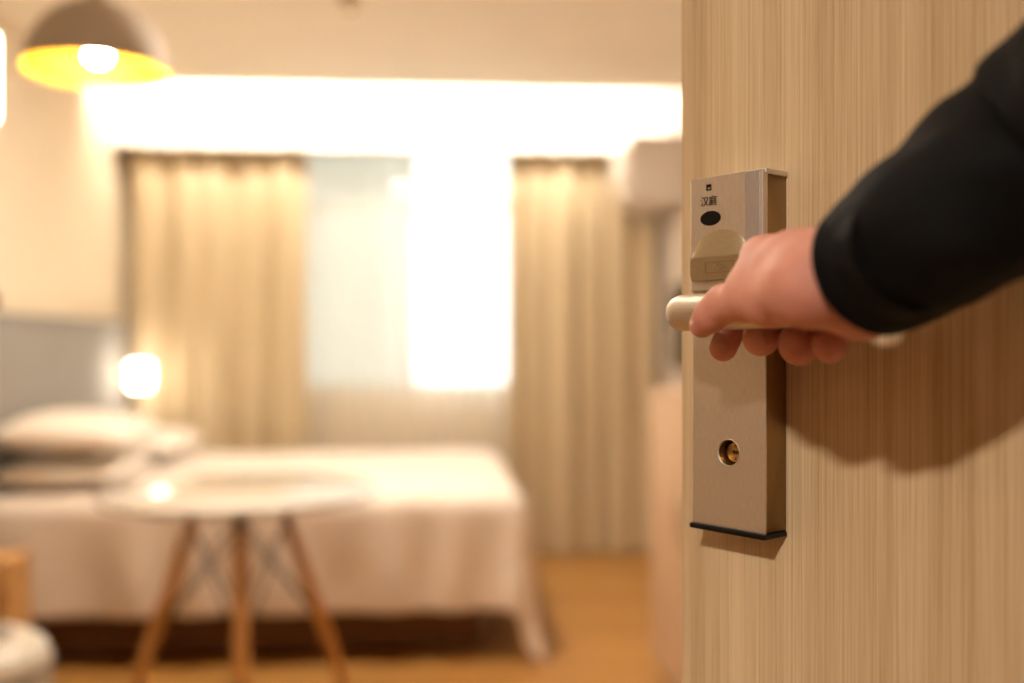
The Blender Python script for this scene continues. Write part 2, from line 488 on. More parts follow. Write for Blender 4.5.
# upper cover: rounded left edge, flat front, groove and flat strip on the right (constant section)
sec = []
for k in range(9):
    a = math.pi + k / 8 * math.pi / 2
    sec.append((PX0 + 0.0028 + 0.0028 * math.cos(a), -PT + 0.0028 + 0.0028 * math.sin(a)))
FS = PX0 + PW * 0.775
sec += [(FS, -PT), (FS + 0.0004, -PT + 0.0006), (FS + 0.001, -PT + 0.0002), (PX0 + PW - 0.0004, -PT + 0.0002), (PX0 + PW + 0.0003, -PT + 0.0009), (PX0 + PW + 0.0003, -PT + 0.0058), (PX0 + 0.0, -PT + 0.010)]
def prism(bm, sec, z0, z1):
    lo = [bm.verts.new((x, y, z0)) for x, y in sec]; hi = [bm.verts.new((x, y, z1)) for x, y in sec]
    n = len(sec)
    for i in range(n):
        bm.faces.new((lo[i], lo[(i + 1) % n], hi[(i + 1) % n], hi[i]))
    bm.faces.new(lo[::-1]); bm.faces.new(hi)
    return bm
obj('upper_cover', prism(bmesh.new(), sec, ZM, PZ1), 'lock_metal', lock)
boxo('side_strip', FS + 0.0010, PX0 + PW - 0.0018, -PT - 0.0005, -PT + 0.0006, ZM, PZ1 - 0.0005, 'strip_metal', lock, bevel=0.0002)
# thin top cap with rounded door-side corner, black bottom cap
boxo('top_cap', PX0 + 0.002, PX0 + PW + 0.0012, -PT + 0.001, -0.0003, PZ1 - 0.003, PZ1 + 0.0012, 'lock_metal', lock, bevel=0.0012)
boxo('bottom_cap', PX0 - 0.0012, PX0 + PW + 0.0008, -PT - 0.001, -0.0003, PZ0 - 0.0036, PZ0 + 0.0002, 'black_plastic', lock, bevel=0.001)
# card reader hood: dome outline that swells outwards
HW, HC = PW * 0.372, PX0 + PW * 0.445
HZ1, HZ0 = CAM_H + 0.0835, CAM_H + 0.0470
def hood(s, t):
    x = HC + (2 * s - 1) * HW
    e = math.sqrt(max(0.0, 1 - (2 * s - 1) ** 2))
    ztop = CAM_H + 0.066 + (HZ1 - CAM_H - 0.066) * e
    taper = 1.0
    z = HZ0 + (ztop - HZ0) * t
    crease = CAM_H + 0.064
    out = 0.0046 if z <= crease else 0.0046 * (ztop - z) / max(1e-6, ztop - crease)
    if z < CAM_H + 0.052:                               # lower corners drawn in
        x = HC + (x - HC) * (1 - 0.06 * (CAM_H + 0.052 - z) / 0.005)
    if t >= 0.999: out = 0.0
    return (x, -PT - out, z)
bm = bmesh.new(); grid(bm, hood, 40, 24)
h_o = obj('card_hood', bm, 'hood_metal', lock)
bm = bmesh.new()
def side(s, t):
    a = hood(s, 0)
    return (a[0], -PT + (a[1] + PT) * t, a[2])
grid(bm, side, 40, 1)
for sgn in (0.0, 1.0):
    def flank(s, t, sgn=sgn):
        a = hood(sgn, s)
        return (a[0], -PT + (a[1] + PT) * t, a[2])
    grid(bm, flank, 24, 1)
obj('card_hood_rim', bm, 'lock_side', lock)
# embossed maker's mark on the hood, in a thin frame
bm = bmesh.new()
fx0, fx1, fz0, fz1, yy = HC - 0.010, HC + 0.016, CAM_H + 0.0520, CAM_H + 0.0600, -PT - 0.0046
for (a, b, c, d) in ((fx0, fx1, fz0, fz0 + .0005), (fx0, fx1, fz1 - .0005, fz1), (fx0, fx0 + .0005, fz0, fz1), (fx1 - .0005, fx1, fz0, fz1)):
    box(bm, a, b, yy - 0.0003, yy + 0.0001, c, d)
obj('embossed_frame', bm, 'lock_side', lock)
text_mesh('embossed_mark', 'ISSE', 0.0072, 0.0004, 'hood_metal', lock, ((fx0 + fx1) / 2, yy - 0.0002, (fz0 + fz1) / 2))
# printed sign, square mark, oval sensor window
SX = PX0 + PW * 0.285
text_mesh('printed_name', '\u6c49\u5ead', 0.0076, 0.0002, 'black_plastic', lock, (SX, -PT - 0.0002, CAM_H + 0.1046))
bm = bmesh.new(); s_ = 0.0023; zc = CAM_H + 0.1150
box(bm, SX - s_, SX + s_, -PT - 0.0003, -PT + 0.0002, zc, zc + s_)
box(bm, SX - s_, SX - s_ * 0.45, -PT - 0.0003, -PT + 0.0002, zc - s_, zc)
box(bm, SX + s_ * 0.62, SX + s_, -PT - 0.0003, -PT + 0.0002, zc - s_, zc)
box(bm, SX - s_ * 0.45, SX + s_ * 0.62, -PT - 0.0003, -PT + 0.0002, zc - s_, zc - s_ * 0.55)
obj('square_mark', bm, 'black_plastic', lock)
oval = shape2d('sensor_window', [circle_pts(PX0 + PW * 0.310, CAM_H + 0.0924, 0.0094, 0.0054, 48)], 0.0012, 'black_plastic', lock, bevel=0.0003)
oval.location = (0, -PT - 0.0006, 0)
# key cylinder
bm = bmesh.new()
n = 40
def cyl_y(bm, cx, cz, r, y0, y1, n=40):
    a = [bm.verts.new((cx + r * math.cos(2 * math.pi * k / n), y0, cz + r * math.sin(2 * math.pi * k / n))) for k in range(n)]
    b = [bm.verts.new((cx + r * math.cos(2 * math.pi * k / n), y1, cz + r * math.sin(2 * math.pi * k / n))) for k in range(n)]
    for k in range(n):
        bm.faces.new((a[k], a[(k + 1) % n], b[(k + 1) % n], b[k]))
    bm.faces.new(a); bm.faces.new(b[::-1])
cyl_y(bm, KX, KZ, 0.0072, -PT + 0.0068, -PT + 0.020)
obj('key_cylinder', bm, 'brass', lock, bevel=0.0004)
bm = bmesh.new()
yk = -PT + 0.0068
box(bm, KX - 0.002, KX + 0.0062, yk - 0.0002, yk + 0.0003, KZ - 0.0008, KZ + 0.0012)
for i in range(3):
    box(bm, KX - 0.001 + i * 0.0022, KX + 0.0002 + i * 0.0022, yk - 0.0002, yk + 0.0003, KZ - 0.0016, KZ - 0.0006)
obj('key_slot', bm, 'hole_shade', lock)
for dz in (-0.0048, 0.0048):
    bm = bmesh.new(); cyl_y(bm, KX + 0.001, KZ + dz, 0.0009, yk - 0.0002, yk + 0.0003, 16)
    obj('cylinder_pin', bm, 'bed_base', lock)
bm = bmesh.new(); cyl_y(bm, KX, KZ, 0.0088, -PT + 0.0135, -PT + 0.0145)
obj('recess_floor', bm, 'hole_shade', lock)
# recess wall and chamfer ring around the hole
bm = bmesh.new()
prof = [(0.0092, -PT - 0.0001), (0.0098, -PT - 0.0004), (0.0102, -PT + 0.0001)]
for (r0, y0), (r1, y1) in zip(prof, prof[1:]):
    for k in range(48):
        a0, a1 = 2 * math.pi * k / 48, 2 * math.pi * (k + 1) / 48
        bm.faces.new([bm.verts.new((KX + r * math.cos(a), y, KZ + r * math.sin(a))) for r, y, a in ((r0, y0, a0), (r0, y0, a1), (r1, y1, a1), (r1, y1, a0))])
obj('key_ring', bm, 'lever_metal', lock)
# lever: neck, elbow and bar
LZ = CAM_H + 0.025 * DS
LX = PX0 + PW * 0.5
LY = -PT - 0.0558
pts = [(LX, -PT + 0.003, LZ), (LX, -PT - 0.020, LZ), (LX, -PT - 0.036, LZ)]
R = 0.0150
for k in range(1, 13):
    a = k / 12 * math.pi / 2
    pts.append((LX + R * (1 - math.cos(a)), LY + R - R * math.sin(a), LZ))
pts[2] = (LX, LY + R, LZ)
pts += [(LX + R + d, LY, LZ) for d in (0.02, 0.04, 0.06, 0.08)]
rad = [0.0085, 0.0092, 0.0112] + [0.0122] * 12 + [0.0122, 0.0121, 0.0119, 0.0114]
bm = bmesh.new(); tube(bm, pts, rad, 40)
obj('lever_handle', bm, 'lever_metal', lock, smooth=True, bevel=0.002)
bm = bmesh.new(); cyl_y(bm, LX, LZ, 0.0165, -PT - 0.0045, -PT + 0.0005, 48)
obj('lever_rose', bm, 'lock_metal', lock, bevel=0.001)

# the card reader stands a little proud of the lower cover
for c_ in lock.children:
    if c_.name.split('.')[0] in ('upper_cover', 'side_strip', 'card_hood', 'card_hood_rim', 'embossed_frame', 'embossed_mark', 'printed_name', 'square_mark', 'sensor_window'):
        c_.location.y -= 0.0022
    elif c_.name.split('.')[0] in ('lower_cover', 'key_cylinder', 'key_slot', 'cylinder_pin', 'recess_floor', 'key_ring', 'lever_rose', 'bottom_cap'):
        c_.location.y += 0.0020 if c_.name != 'bottom_cap' else 0.0

# ------------------------------------------------------------------ the person's hand and arm
def surface_nets(F, origin, h):
    nx, ny, nz = F.shape
    ins = F < 0
    acc = np.zeros((nx - 1, ny - 1, nz - 1, 3)); cnt = np.zeros((nx - 1, ny - 1, nz - 1))
    I, J, K = np.meshgrid(np.arange(nx - 1), np.arange(ny - 1), np.arange(nz - 1), indexing='ij')
    corners = [(i, j, k) for i in (0, 1) for j in (0, 1) for k in (0, 1)]
    sl = lambda c: (slice(c[0], c[0] + nx - 1), slice(c[1], c[1] + ny - 1), slice(c[2], c[2] + nz - 1))
    for c0 in corners:
        for ax in range(3):
            if c0[ax]: continue
            c1 = list(c0); c1[ax] = 1
            f0, f1 = F[sl(c0)], F[sl(c1)]
            x = (f0 < 0) != (f1 < 0)
            t = np.where(x, f0 / np.where(x, f0 - f1, 1), 0)
            for d in range(3):
                acc[..., d] += np.where(x, c0[d] + (t if d == ax else 0), 0)
            cnt += x
    act = cnt > 0
    idx = -np.ones(act.shape, int); idx[act] = np.arange(act.sum())
    base = np.stack([I, J, K], -1)[act]
    verts = origin + h * (base + acc[act] / cnt[act][:, None])
    quads = []
    for ax in range(3):
        b, c = (ax + 1) % 3, (ax + 2) % 3
        s0 = [slice(None)] * 3; s1 = [slice(None)] * 3
        s0[ax] = slice(0, -1); s1[ax] = slice(1, None)
        ch = ins[tuple(s0)] != ins[tuple(s1)]
        p = np.argwhere(ch)
        ok = (p[:, b] > 0) & (p[:, c] > 0) & (p[:, b] < F.shape[b] - 1) & (p[:, c] < F.shape[c] - 1)
        p = p[ok]
        inside0 = ins[p[:, 0], p[:, 1], p[:, 2]]
        q = []
        for (db, dc) in ((0, 0), (-1, 0), (-1, -1), (0, -1)):
            r = p.copy(); r[:, b] += db; r[:, c] += dc
            q.append(idx[r[:, 0], r[:, 1], r[:, 2]])
        q = np.stack(q, 1)
        q[~inside0] = q[~inside0][:, ::-1]
        quads.append(q)
    return verts, np.concatenate(quads)

def cap_d(P, a, b, ra, rb):
    ab = b - a; L2 = (ab ** 2).sum()
    t = np.clip(((P - a) @ ab) / L2, 0, 1)
    d = np.sqrt((((P - a) - t[..., None] * ab) ** 2).sum(-1))
    return d - (ra + (rb - ra) * t)
def smin(a, b, k):
    hh = np.clip(k - np.abs(a - b), 0, None) / k
    return np.minimum(a, b) - hh * hh * k * 0.25

def J(px, py, Z, r):
    """joint: pixel direction, depth along the lock's scale, radius"""
    w_ = at(px, py, Z * DS)
    return (np.array(w_), r * DS)

palm_bones = [
    (J(846, 264, .624, .0205), J(800, 259, .660, .0175)), (J(800, 259, .660, .0175), J(761, 256, .712, .0138)),  # index metacarpal
    (J(850, 275, .618, .0210), J(780, 268, .728, .0155)),
    (J(852, 288, .622, .0210), J(802, 283, .724, .0155)),
    (J(853, 302, .630, .0165), J(832, 300, .705, .0130)),    # little finger metacarpal, heel
    (J(868, 318, .630, .0130), J(856, 319, .645, .0120)),
    (J(862, 308, .660, .0150), J(886, 288, .632, .0190)),
    (J(836, 279, .622, .0240), J(808, 286, .625, .0235)),    # thumb base
    (J(808, 286, .625, .0237), J(772, 297, .662, .0190)),
    (J(804, 269, .645, .0195), J(768, 278, .684, .0165)),    # web between thumb and index
    (J(784, 272, .670, .0180), J(767, 286, .676, .0168)),
    (J(764, 264, .700, .0150), J(750, 286, .692, .0150)),
    (J(846, 268, .624, .0215), J(890, 262, .604, .0230)),    # wrist into the sleeve
    (J(854, 298, .628, .0200), J(892, 268, .604, .0230)),
    (J(890, 262, .604, .0240), J(965, 206, .577, .0320)),
]
def chain(*js): return list(zip(js, js[1:]))
fingers = [
    chain(J(772, 299, .662, .0183), J(747, 299, .692, .0155), J(724, 304, .716, .0134), J(711, 315, .728, .0122), J(702, 325, .738, .0096)),   # thumb
    chain(J(761, 255, .716, .0135), J(746, 285, .778, .0118), J(735, 322, .782, .0112), J(723, 348, .765, .0105)),       # index
    chain(J(780, 268, .728, .0145), J(770, 290, .775, .0132), J(764, 323, .768, .0136), J(761, 338, .735, .0136)),       # middle
    chain(J(802, 283, .724, .0145), J(802, 305, .755, .0138), J(802, 332, .740, .0142), J(799, 345, .708, .0144)),       # ring
    chain(J(826, 301, .707, .0135), J(833, 318, .724, .0122), J(833, 335, .710, .0120), J(830, 346, .685, .0120)),       # little
]
allp = np.array([j[0] for seg in palm_bones for j in seg] + [j[0] for f_ in fingers for seg in f_ for j in seg])
lo, hi = allp.min(0) - 0.036, allp.max(0) + 0.036
hs = 0.00125
dims = np.ceil((hi - lo) / hs).astype(int) + 1
ax_ = [lo[i] + hs * np.arange(dims[i]) for i in range(3)]
P = np.stack(np.meshgrid(*ax_, indexing='ij'), -1)
D = None
for (a, ra), (b, rb) in palm_bones:
    d = cap_d(P, a, b, ra, rb)
    D = d if D is None else smin(D, d, 0.012)
Fm = None
for fi, f_ in enumerate(fingers):
    E = None
    for (a, ra), (b, rb) in f_:
        d = cap_d(P, a, b, ra, rb)
        E = d if E is None else smin(E, d, 0.004)
    if fi == 0:
        D = smin(D, E, 0.006)
    else:
        Fm = E if Fm is None else smin(Fm, E, 0.0008)
D = smin(D, Fm, 0.0035)
V, Q = surface_nets(D, lo, hs)
person = thing('person', at(848, 283, .645 * DS))
tag(person, 'person in a black jacket whose bare hand grips the door lever', 'person')
inv = np.array(person.location)
me = bpy.data.meshes.new('hand_and_forearm')
me.from_pydata((V - inv).tolist(), [], Q.tolist())
me.update()
for f_ in me.polygons: f_.use_smooth = True
hand = link('hand_and_forearm', me, 'skin', person)
hand['label'] = 'bare hand closed around the lever, thumb in front'
sm = hand.modifiers.new('smooth', 'SMOOTH'); sm.factor = 0.5; sm.iterations = 5

# thumb nail
def ellipsoid_patch(c, ax0, ax1, ax2, r0, r1, r2, n=14):
    bm = bmesh.new()
    def fn(s, t):
        th = s * 2 * math.pi; ph = t * math.pi / 2
        v = c + ax0 * (r0 * math.sin(ph) * math.cos(th)) + ax1 * (r1 * math.sin(ph) * math.sin(th)) + ax2 * (r2 * math.cos(ph))
        return v
    grid(bm, fn, 24, 6)
    bmesh.ops.remove_doubles(bm, verts=bm.verts, dist=1e-6)
    return bm
ploc = person.location
t0 = Vector(J(711, 315, .728, 0)[0]); t1 = Vector(J(701, 326, .738, 0)[0])
along = (t1 - t0).normalized()
view = (Vector((0, 0, CAM_H)) - t1).normalized()
leftv = along.cross(view).normalized()
if leftv.dot(at(690, 315, .65) - at(701, 326, .65)) < 0: leftv = -leftv
nout = (leftv * 0.93 + view * 0.30).normalized(); nout = (nout - along * nout.dot(along)).normalized()
nside = along.cross(nout).normalized()
nc = t0 * 0.35 + t1 * 0.65 + nout * 0.0073 * DS - ploc
obj('thumb_nail', ellipsoid_patch(nc, along, nside, nout, 0.0085 * DS, 0.0068 * DS, 0.0024 * DS), 'nail', person, smooth=True)

# sleeve
ctr = [(at(873, 268, .602 * DS), .0425 * DS), (at(887, 260, .596 * DS), .0444 * DS), (at(917, 238, .584 * DS), .0475 * DS), (at(972, 201, .572 * DS), .0525 * DS),
       (at(1047, 153, .562 * DS), .0600 * DS), (at(1180, 65, .500 * DS), .0640 * DS), (c2w(.330, .27, .150), .062), (c2w(.375, .09, .19), .066), (c2w(.40, -.12, .22), .070)]
def cr_(p0, p1, p2, p3, t):
    return 0.5 * ((2 * p1) + (-p0 + p2) * t + (2 * p0 - 5 * p1 + 4 * p2 - p3) * t * t + (-p0 + 3 * p1 - 3 * p2 + p3) * t ** 3)
path = []
for i in range(len(ctr) - 1):
    g = lambda k: ctr[max(0, min(len(ctr) - 1, k))]
    for s in range(14):
        t = s / 14
        path.append((cr_(g(i - 1)[0], g(i)[0], g(i + 1)[0], g(i + 2)[0], t), cr_(g(i - 1)[1], g(i)[1], g(i + 1)[1], g(i + 2)[1], t)))
path.append(ctr[-1])
SEG = 72
bm = bmesh.new()
rings = []; up = Vector((0, 0, 1)); dist = 0.0
prev = None
frames = []
for i, (p_, r_) in enumerate(path):
    d = (path[min(i + 1, len(path) - 1)][0] - path[max(i - 1, 0)][0]).normalized()
    if prev is not None: dist += (p_ - prev).length
    prev = p_
    q_ = max(0.0, 1 - dist / 0.055)                       # the cuff is pushed back towards the elbow on its near side
    d = (d + Vector((-0.30, -0.95, 0.0)) * 0.9 * q_).normalized()
    a = d.cross(up).normalized(); up2 = a.cross(d).normalized()
    frames.append((p_, r_, a, up2, d, dist))
def ring_at(p_, r_, a, u_, dist, wr=1.0):
    out = []
    for k in range(SEG):
        th = 2 * math.pi * k / SEG
        v = a * math.cos(th) + u_ * math.sin(th)
        w1 = noise.noise(Vector((math.cos(th) * 1.3, math.sin(th) * 1.3, dist * 34))) * 0.095
        w2 = math.sin(dist * 190 + 2.2 * math.sin(th) + 1.5 * math.cos(2 * th)) * 0.016
        w3 = noise.noise(Vector((math.cos(th) * 3, math.sin(th) * 3, dist * 80 + 5))) * 0.022
        fade = min(1.0, dist / 0.03)
        out.append(bm.verts.new(p_ + v * r_ * (1 + wr * fade * (w1 + w2 + w3)) - Vector(ploc)))
    return out
p0, r0, a0, u0, d0, _ = frames[0]
rings.append(ring_at(p0 + d0 * 0.030, r0 * 0.90, a0, u0, 0, 0))
rings.append(ring_at(p0 + d0 * 0.004, r0 * 0.91, a0, u0, 0, 0))
rings.append(ring_at(p0 - d0 * 0.0005, r0 * 0.945, a0, u0, 0, 0))
rings.append(ring_at(p0 + d0 * 0.0005, r0 * 0.985, a0, u0, 0, 0))
for (p_, r_, a, u_, d, ds) in frames:
    rings.append(ring_at(p_ + (d0 * 0.004 if ds == 0 else Vector()), r_, a, u_, ds))
for q0, q1 in zip(rings, rings[1:]):
    for k in range(SEG):
        bm.faces.new((q0[k], q0[(k + 1) % SEG], q1[(k + 1) % SEG], q1[k]))
bm.faces.new(rings[-1])
sl_o = obj('jacket_sleeve', bm, 'jacket', person, smooth=True)
sl_o['label'] = 'creased black jacket sleeve'

# ------------------------------------------------------------------ curtains
def drape(name, x0, x1, y, z0, z1, mat, folds, depth, seed, label, cat, thick=0.0):
    rnd = random.Random(seed)
    ph = [rnd.uniform(0, 6.28) for _ in range(6)]
    nu = int(folds * 14); nv = 14
    def fn(s, t):
        x = x0 + (x1 - x0) * s
        warp = s + 0.018 * math.sin(6.28 * s * 2.3 + ph[0]) + 0.012 * math.sin(6.28 * s * 5.1 + ph[1])
        a = 6.28 * folds * warp + ph[2]
        amp = depth * (0.65 + 0.35 * math.sin(6.28 * s * 3.1 + ph[3])) * (0.75 + 0.25 * (1 - t))
        yy = y + amp * (math.sin(a) + 0.25 * math.sin(2 * a + ph[4])) + 0.006 * math.sin(9 * t + 11 * s + ph[5])
        xx = x + 0.25 * amp * math.cos(a) * (1 - 0.3 * t)
        return (xx, yy, z0 + (z1 - z0) * t)
    bm = bmesh.new(); grid(bm, fn, nu, nv)
    o = obj(name, bm, mat, None, smooth=True)
    tag(o, label, cat)
    return o
drape('curtain', -1.60, -0.70, 5.45, 0.015, 2.30, 'drape', 5, 0.050, 3, 'gathered beige curtain left of the window, behind the lit wall lamp', 'curtain')
drape('curtain', 0.385, 1.19, 5.45, 0.015, 2.30, 'drape', 5, 0.050, 5, 'gathered beige curtain right of the window, under the air conditioner', 'curtain')
drape('sheer_curtain', -0.82, 0.50, 5.555, 0.015, 2.30, 'sheer', 15, 0.014, 9, 'translucent white sheer curtain hanging in front of the window', 'curtain')
bm = bmesh.new(); tube(bm, [(XL + 0.02, 5.45, 2.315), (XR - 0.02, 5.45, 2.315)], 0.012, 16)
tag(obj('curtain_rail', bm, 'white_paint'), 'white curtain rail hidden behind the pelmet board', 'curtain rail')

# led strip on the edge of the lowered ceiling
led = thing('led_strip', (0, YS, ZC))
boxo('channel', XL + 0.02, XR - 0.02, 0.0, 0.006, 0.012, 0.058, 'white_paint', led)
boxo('diffuser', XL + 0.03, XR - 0.03, 0.006, 0.014, 0.018, 0.052, 'led', led)
tag(led, 'long warm light strip in the ceiling cove above the curtains', 'light strip')

# ------------------------------------------------------------------ bed
BX0, BX1, BY0, BY1, BZ = XL + 0.10, 0.26, 3.70, 5.14, 0.585
bed = thing('bed', ((BX0 + BX1) / 2, (BY0 + BY1) / 2, 0))
def loc(x0, x1, y0, y1, z0, z1):
    cx, cy = bed.location.x, bed.location.y
    return (x0 - cx, x1 - cx, y0 - cy, y1 - cy, z0, z1)
boxo('bed_base', *loc(BX0, BX1 - 0.10, BY0 + 0.04, BY1 - 0.04, 0.03, 0.25), 'bed_base', bed, bevel=0.01)
for lx in (BX0 + 0.1, BX1 - 0.25):
    for ly in (BY0 + 0.12, BY1 - 0.12):
        boxo('leg', *loc(lx - 0.03, lx + 0.03, ly - 0.03, ly + 0.03, 0, 0.03), 'bed_base', bed)
boxo('mattress', *loc(BX0, BX1, BY0, BY1, 0.25, BZ - 0.02), 'pillow', bed, bevel=0.05, segs=4)
tag(bed, 'double bed with a dark wooden base under the white duvet', 'bed')

def duvet_fn():
    ov = 0.44; ovf = 0.50
    xs0, xs1 = BX0 + 0.03, BX1 + ovf
    ys0, ys1 = BY0 - ov, BY1 + 0.24
    def fn(s, t):
        cx = xs0 + (xs1 - xs0) * s; cy = ys0 + (ys1 - ys0) * t
        ex = max(0.0, cx - BX1)
        ey = (BY0 - cy) if cy < BY0 else ((cy - BY1) if cy > BY1 else 0.0)
        sy = -1 if cy < BY0 else 1
        bx, by = min(cx, BX1), min(max(cy, BY0), BY1)
        L = math.hypot(ex, ey)
        puff = 0.012 * noise.noise(Vector((cx * 3, cy * 3, 0))) + 0.006 * noise.noise(Vector((cx * 9, cy * 9, 3)))
        if L < 1e-6:
            return (bx, by, BZ + 0.012 + puff)
        dx, dy = ex / L, sy * ey / L
        R_ = 0.055
        arc = R_ * math.pi / 2
        if L < arc:
            a = L / R_
            out, down = R_ * math.sin(a), R_ * (1 - math.cos(a))
        else:
            out, down = R_, R_ + (L - arc)
        corner = abs(dx * dy) * 2
        rip = (0.016 * math.sin(cx * 21 + 1.3 * math.sin(cx * 7)) * abs(dy) + 0.016 * math.sin(cy * 23) * abs(dx)) * min(1, down / 0.3)
        out += rip + 0.10 * down * (0.35 + 0.9 * corner)
        z = BZ + 0.012 - down
        zmin = 0.012
        if z < zmin:
            out += (zmin - z) * 0.9; z = zmin + 0.01 * abs(noise.noise(Vector((cx * 12, cy * 12, 1))))
        return (bx + dx * out, by + dy * out, z + puff * (1 - min(1, down / 0.1)))
    return fn
bm = bmesh.new(); grid(bm, duvet_fn(), 110, 110)
dv = obj('duvet', bm, 'duvet', None, smooth=True)
solidify(dv, 0.014, 1.0)
tag(dv, 'white duvet draped over the bed, one corner hanging to the floor', 'duvet')

def pillow(cx, cy, cz, lx, ly, h, rot, label):
    bm = bmesh.new()
    def f(sign):
        def fn(s, t):
            u, v = 2 * s - 1, 2 * t - 1
            prof = ((1 - abs(u) ** 2.6) * (1 - abs(v) ** 2.6)) ** 0.5
            pinch = 1 - 0.07 * (abs(u) * abs(v)) + 0.0
            edge = 1 - 0.05 * (1 - v * v) * abs(u) ** 3 - 0.05 * (1 - u * u) * abs(v) ** 3
            wr = 0.006 * noise.noise(Vector((u * 3 + cx, v * 3 + cy, sign)))
            return (u * lx / 2 * edge * pinch, v * ly / 2 * edge * pinch, sign * (h / 2 * prof + 0.002) + wr * prof)
        return fn
    grid(bm, f(1), 22, 22); grid(bm, f(-1), 22, 22)
    bmesh.ops.remove_doubles(bm, verts=bm.verts, dist=0.0045)
    o = obj('pillow', bm, 'pillow', None, smooth=True)
    o.location = (cx, cy, cz); o.rotation_euler = rot
    sub = o.modifiers.new('sub', 'SUBSURF'); sub.levels = 1; sub.render_levels = 1
    tag(o, label, 'pillow', 'pillows on the bed')
    return o
pillow(-1.38, 3.98, BZ + 0.090, 0.46, 0.66, 0.09, (0, 0, 0.04), 'white pillow lying flat under another at the near side of the bed')
pillow(-1.37, 4.00, BZ + 0.230, 0.50, 0.74, 0.15, (0, math.radians(3), 0.07), 'white pillow on top of the near pillow stack')
pillow(-1.36, 4.76, BZ + 0.110, 0.46, 0.70, 0.13, (0, 0, -0.03), 'single white pillow at the far side, toward the wall lamp')

hb = thing('headboard', (XL, 4.45, 0))
boxo('panel', 0.0, 0.055, -1.02, 1.00, 0.0, 1.25, 'headboard', hb, bevel=0.012, segs=3)
boxo('top_rail', 0.0, 0.062, -1.02, 1.00, 1.25, 1.275, 'headboard', hb, bevel=0.006)
tag(hb, 'wide grey upholstered headboard on the wall behind the pillows', 'headboard')

# wall lamp beside the bed
sc = thing('wall_lamp', (XL + 0.056, 5.26, 0.99))
bm = bmesh.new(); tube(bm, [(0, 0, 0), (0.02, 0, 0)], 0.05, 32); obj('backplate', bm, 'lever_metal', sc, bevel=0.003)
bm = bmesh.new(); tube(bm, [(0.02, 0, -0.01), (0.06, 0, -0.02), (0.10, 0, -0.035), (0.118, 0, -0.05)], 0.007, 12); obj('arm', bm, 'lever_metal', sc, smooth=True)
bm = bmesh.new(); lathe(bm, [(0, -0.062), (0.042, -0.062), (0.050, -0.057), (0.053, -0.045), (0.054, 0.045), (0.051, 0.060), (0.042, 0.066), (0, 0.066)], 32, (0.125, 0, 0))
obj('glass_shade', bm, 'sconce_glow', sc, smooth=True)
tag(sc, 'lit frosted glass wall lamp between headboard and curtain', 'lamp')

# nightstand
ns = thing('nightstand', (-1.66, 3.36, 0))
W_, D_, H_ = 0.30, 0.20, 0.485
NW = 0.04
bm = bmesh.new()
nx0, nx1, ny0, ny1 = 0.0, 0.345, -0.20, 0.0
boxo('top', nx0, nx1, ny0, ny1 + 0.0, 0.455, 0.485, 'night_wood', ns, bevel=0.004)
boxo('side_panel', nx0, nx0 + 0.02, ny0, ny1, 0, 0.455, 'night_wood', ns)
boxo('side_panel', nx1 - 0.02, nx1, ny0, ny1, 0, 0.455, 'night_wood', ns)
boxo('back_panel', nx0 + 0.02, nx1 - 0.02, ny1 - 0.012, ny1, 0.0, 0.455, 'night_wood', ns)
boxo('shelf', nx0 + 0.02, nx1 - 0.02, ny0, ny1 - 0.012, 0.28, 0.30, 'night_wood', ns)
d_ = boxo('drawer', nx0 + 0.022, nx1 - 0.022, ny0 - 0.006, ny1 - 0.03, 0.305, 0.452, 'night_wood', ns, bevel=0.003)
bm = bmesh.new(); tube(bm, [(0.17, ny0 - 0.006, 0.38), (0.17, ny0 - 0.024, 0.38)], [0.006, 0.011], 16)
obj('knob', bm, 'lever_metal', d_, smooth=False)
tag(ns, 'light oak nightstand with a drawer over an open shelf', 'nightstand')

# ------------------------------------------------------------------ round table
TC = at(240, 490, 2.97); TCx, TCy = TC.x, TC.y
tb = thing('round_table', (TCx, TCy, 0), math.atan2(-TCy, -TCx) + math.pi / 2 + 0.02)
bm = bmesh.new(); lathe(bm, [(0, 0.700), (0.385, 0.700), (0.400, 0.706), (0.405, 0.713), (0.402, 0.720), (0.396, 0.723), (0, 0.723)], 72)
obj('tabletop', bm, 'table_white', tb, smooth=True).modifiers.new('e', 'EDGE_SPLIT').split_angle = math.radians(35)
for k in range(4):
    a = k * math.pi / 2 - math.pi / 2
    ca, sa = math.cos(a), math.sin(a)
    top = Vector((ca * 0.125, sa * 0.125, 0.655)); bot = Vector((ca * 0.345, sa * 0.345, 0.0))
    bm = bmesh.new(); tube(bm, [bot, bot.lerp(top, 0.5), top], [0.014, 0.021, 0.017], 20)
    leg = obj('leg', bm, 'beech', tb, smooth=True)
    bm = bmesh.new(); tube(bm, [top - (top - bot) * 0.04, top + Vector((0, 0, 0.046))], 0.018, 16)
    obj('leg_bracket', bm, 'black_metal', leg, smooth=False)
    b = a + math.pi / 2
    nb_top = Vector((math.cos(b) * 0.125, math.sin(b) * 0.125, 0.655)); nb_bot = Vector((math.cos(b) * 0.345, math.sin(b) * 0.345, 0))
    bm = bmesh.new(); tube(bm, [top.lerp(bot, 0.05), nb_top.lerp(nb_bot, 0.52)], 0.0035, 10)
    obj('brace', bm, 'black_metal', tb)
    bm = bmesh.new(); tube(bm, [nb_top.lerp(nb_bot, 0.05), top.lerp(bot, 0.52)], 0.0035, 10)
    obj('brace', bm, 'black_metal', tb)
bm = bmesh.new(); box(bm, -0.14, 0.14, -0.015, 0.015, 0.692, 0.700); box(bm, -0.015, 0.015, -0.14, 0.14, 0.6915, 0.6995)
obj('support_cross', bm, 'black_metal', tb)
tag(tb, 'round white glossy table on splayed wooden legs with wire braces', 'table')

